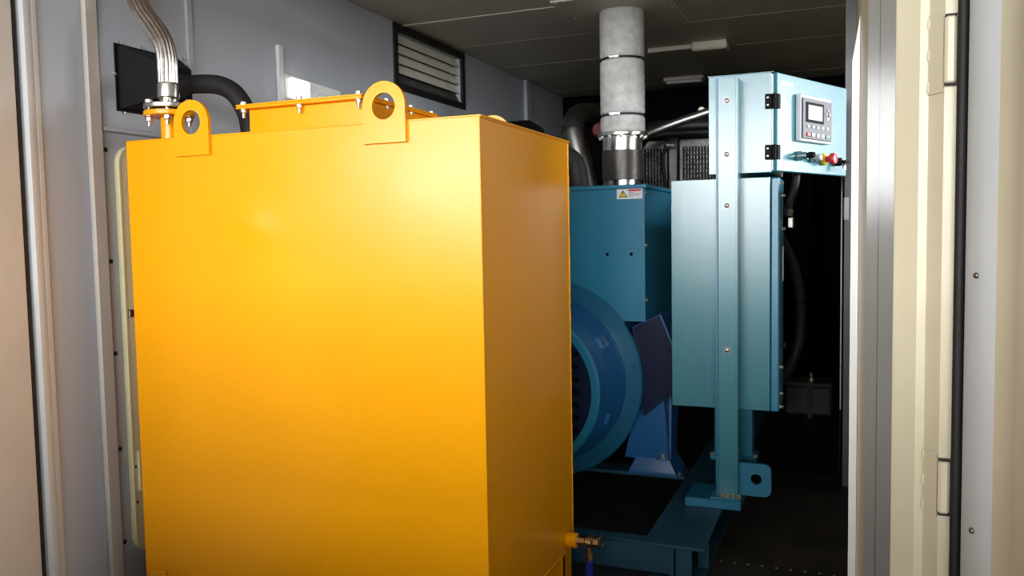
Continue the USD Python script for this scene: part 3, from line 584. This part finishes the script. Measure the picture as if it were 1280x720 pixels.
# battery box, cables at the far right
t = thing('battery_box', 'dark battery box on a stand low down right of the breaker box', 'battery', (-.22, 5.1, 0))
obj('case', bx((-.345, 5.0, .335), (-.093, 5.20, .50), .012), 'batt', t)
obj('lid', bx((-.350, 4.995, .50), (-.088, 5.205, .522), .006), 'batt', t)
obj('terminal', cat_([cyl((-.205, 5.03, .522), (-.205, 5.03, .545), .016, n=14), cyl((-.205, 5.03, .545), (-.205, 5.03, .575), .008, n=10)]), 'zinc', t)
obj('clamp_strap', bx((-.222, 4.990, .32), (-.196, 4.998, .53), .001), 'rubber', t)
obj('stand', bx((-.34, 5.01, .0), (-.10, 5.19, .335), .004), 'matblack', t)
t = thing('looped_cable', 'black cable hanging in a loop right of the breaker box', 'cable', (-.22, 4.6, 1.0))
obj('cable', tube(smooth_path([(-.38, 4.32, 1.45), (-.33, 4.45, 1.35), (-.275, 4.6, 1.20), (-.245, 4.68, 1.0), (-.255, 4.7, .80), (-.30, 4.66, .66), (-.36, 4.55, .58), (-.42, 4.42, .55)], 8), .026, 14), 'rubber', t)
obj('cable_tie', tube(smooth_path([(-.243, 4.68, 1.03), (-.245, 4.68, 1.0)], 3), .029, 14), 'black', t)
t = thing('cable_lead', 'dim grey cable lead dropping under the control box', 'cable', (-.24, 4.1, 1.6))
obj('sheath', tube(smooth_path([(-.235, 4.15, 1.70), (-.245, 4.15, 1.60), (-.27, 4.14, 1.52), (-.272, 4.10, 1.47)], 6), .018, 12), 'rubber', t)
obj('gland', cyl((-.272, 4.10, 1.46), (-.268, 4.10, 1.49), .022, n=6), 'dullsteel', t)
obj('plug', bx((-.275, 4.08, 1.40), (-.245, 4.12, 1.455), .006), 'dullsteel', t)

# ---------------------------------------------------------------- control post, boxes
t = thing('support_post', 'teal steel channel post carrying the control box and the breaker box', 'post', (-.5, 3.8, .202))
obj('web', bx((-.541, 3.750, .214), (-.464, 3.756, 2.055), .001), 'cabinet', t)
obj('flange', bx((-.549, 3.743, .214), (-.541, 3.848, 2.052), .001), 'blue', t)
obj('flange', bx((-.464, 3.743, .214), (-.456, 3.845, 2.055), .001), 'cabinet', t)
bp = obj('base_plate', bx((-.575, 3.72, .202), (-.445, 3.86, .214), .002), 'blue', t)
for x in (-.525, -.50, -.478, -.452):
    obj('base_bolt', hexhead((x, 3.735, .214), Z_, .009, .014), 'zinc', bp)
for z in (1.957, 1.727, 1.505, .870):
    obj('bolt', cat_([lathe([(.014, 0), (.014, .002)], (-.503, 3.75, z), -Y_, 18), screw((-.503, 3.748, z), -Y_, .0105, .007)]), 'dullsteel', t)
t = thing('breaker_box', 'tall pale teal breaker box under the control box, split by the post', 'cabinet', (-.53, 3.98, .59))
obj('body', bx((-.767, 3.850, .588), (-.330, 4.09, 1.628), .002), 'cabinet', t)
obj('rear_flange', bx((-.772, 4.09, .60), (-.300, 4.105, 1.63), .002), 'cabinet', t)
obj('door', bx((-.328, 3.853, .585), (-.291, 4.088, 1.626), .006), 'blue', t)
for z in (1.60, 1.55, 1.40, .78, .66, .60):
    obj('door_screw', hexhead((-.291, 4.00 if z in (1.55, 1.40) else 3.90, z), X_, .008, .012), 'zinc', t)
obj('nameplate', bx((-.291, 4.03, 1.16), (-.288, 4.075, 1.32), .001), 'sticker', t)
obj('side_stop', cyl((-.291, 4.05, .86), (-.275, 4.05, .86), .014, n=12, c=.003), 'rubber', t)
t = thing('control_box', 'pale teal control box with controller panel door ajar', 'control box', (-.45, 4.1, 1.64))
obj('body', bx((-.596, 3.850, 1.648), (-.326, 4.42, 2.082), .002), 'cabinet', t)
obj('rim', bx((-.326, 3.858, 1.656), (-.318, 4.41, 2.074), .001), 'white', t)
# the door in its own frame: s along the leaf, z up, n outward
du = np.array([.41, .912, 0]); du /= np.linalg.norm(du); dn = np.array([du[1], -du[0], 0]); D0 = np.array([-.303, 3.852, 0])
def dw(m):
    T = np.eye(4); T[:3, 0], T[:3, 1], T[:3, 2], T[:3, 3] = du, Z_, dn, D0; m = m.copy(); m.apply_transform(T); return m
def dbx(s0, s1, z0, z1, n0, n1, c=.002): return dw(bx((s0, z0, n0), (s1, z1, n1), c))
dr = obj('door', dbx(0, .680, 1.652, 2.080, -.022, 0, .004), 'cabinet', t)
obj('door_logo', dbx(.03, .145, 2.028, 2.046, 0, .0006, 0), 'palelogo', dr)
for z in (1.955, 1.735):
    h = obj('hinge', cat_([bx((-.352, 3.838, z - .032), (-.322, 3.851, z + .032), .003), cyl((-.313, 3.842, z - .032), (-.313, 3.842, z + .032), .009, n=14), dbx(-.004, .022, z - .032, z + .032, -.012, .006, .002)]), 'black', t)
    for dz in (-.016, .016): obj('screw', screw((-.340, 3.838, z + dz), -Y_, .005), 'zinc', h)
ct = obj('controller', dbx(.165, .462, 1.792, 2.000, 0, .026, .004), 'lightgrey', t, label='light grey framed controller with a dark face')
obj('face', dbx(.172, .455, 1.803, 1.984, .026, .032, .003), 'bezel', ct)
obj('screen_bezel', dbx(.200, .370, 1.878, 1.968, .032, .035, .003), 'black', ct)
obj('screen', dbx(.218, .352, 1.890, 1.955, .035, .0362, 0), 'screen', ct)
for k in range(5):
    s = .222 + .046 * k
    obj('soft_key', dbx(s - .011, s + .011, 1.853, 1.866, .032, .036, .002), 'lightgrey', ct)
    obj('key', dbx(s - .016, s + .016, 1.814, 1.831, .032, .037, .002), ('red', 'sticker', 'sticker', 'sticker', 'green')[k], ct)
for s, z in ((.412, 1.946), (.397, 1.925), (.428, 1.925), (.412, 1.905)):
    obj('arrow_key', dbx(s - .009, s + .009, z - .007, z + .007, .032, .035, .002), 'lightgrey' if z == 1.905 else 'guard', ct)
def knob(prof, s, z, mat, parent, name, n=24):
    return obj(name, dw(lathe(prof, (s, z, 0), (0, 0, 1), n)), mat, parent)
k1 = knob([(.020, 0), (.022, .004), (.022, .018), (.016, .024), (.016, .05)], .185, 1.726, 'steel', t, 'key_switch')
knob([(.012, .05), (.015, .055), (.013, .080), (.004, .084)], .185, 1.726, 'black', k1, 'switch_cap')
k2 = knob([(.020, 0), (.022, .004), (.022, .02), (.017, .026)], .315, 1.724, 'steel', t, 'push_button')
knob([(.016, .026), (.016, .044), (.012, .05), (.002, .052)], .315, 1.724, 'lightgrey', k2, 'button_cap')
k3 = knob([(.026, 0), (.028, .004), (.028, .016), (.022, .020)], .425, 1.722, 'yellow', t, 'emergency_stop')
knob([(.014, .018), (.014, .032), (.026, .044), (.027, .056), (.022, .066), (.002, .068)], .425, 1.722, 'red', k3, 'red_mushroom')
k4 = knob([(.018, 0), (.020, .004), (.020, .03), (.015, .034)], .555, 1.716, 'black', t, 'selector_lock')
obj('key', cat_([dbx(.545, .590, 1.708, 1.722, .034, .058, .003), dw(lathe([(.010, 0), (.014, .002), (.014, .006), (.010, .008)], (.560, 1.694, .04), (0, 0, 1), 18))]), 'black', k4)
obj('key_tag', dw(lathe([(.002, 0), (.013, .001), (.013, .005), (.002, .006)], (.556, 1.685, .046), (0, 0, 1), 18)), 'sticker', k4)
obj('top_drip', bx((-.60, 3.846, 2.080), (-.316, 4.424, 2.084), .001), 'cabinet', t)
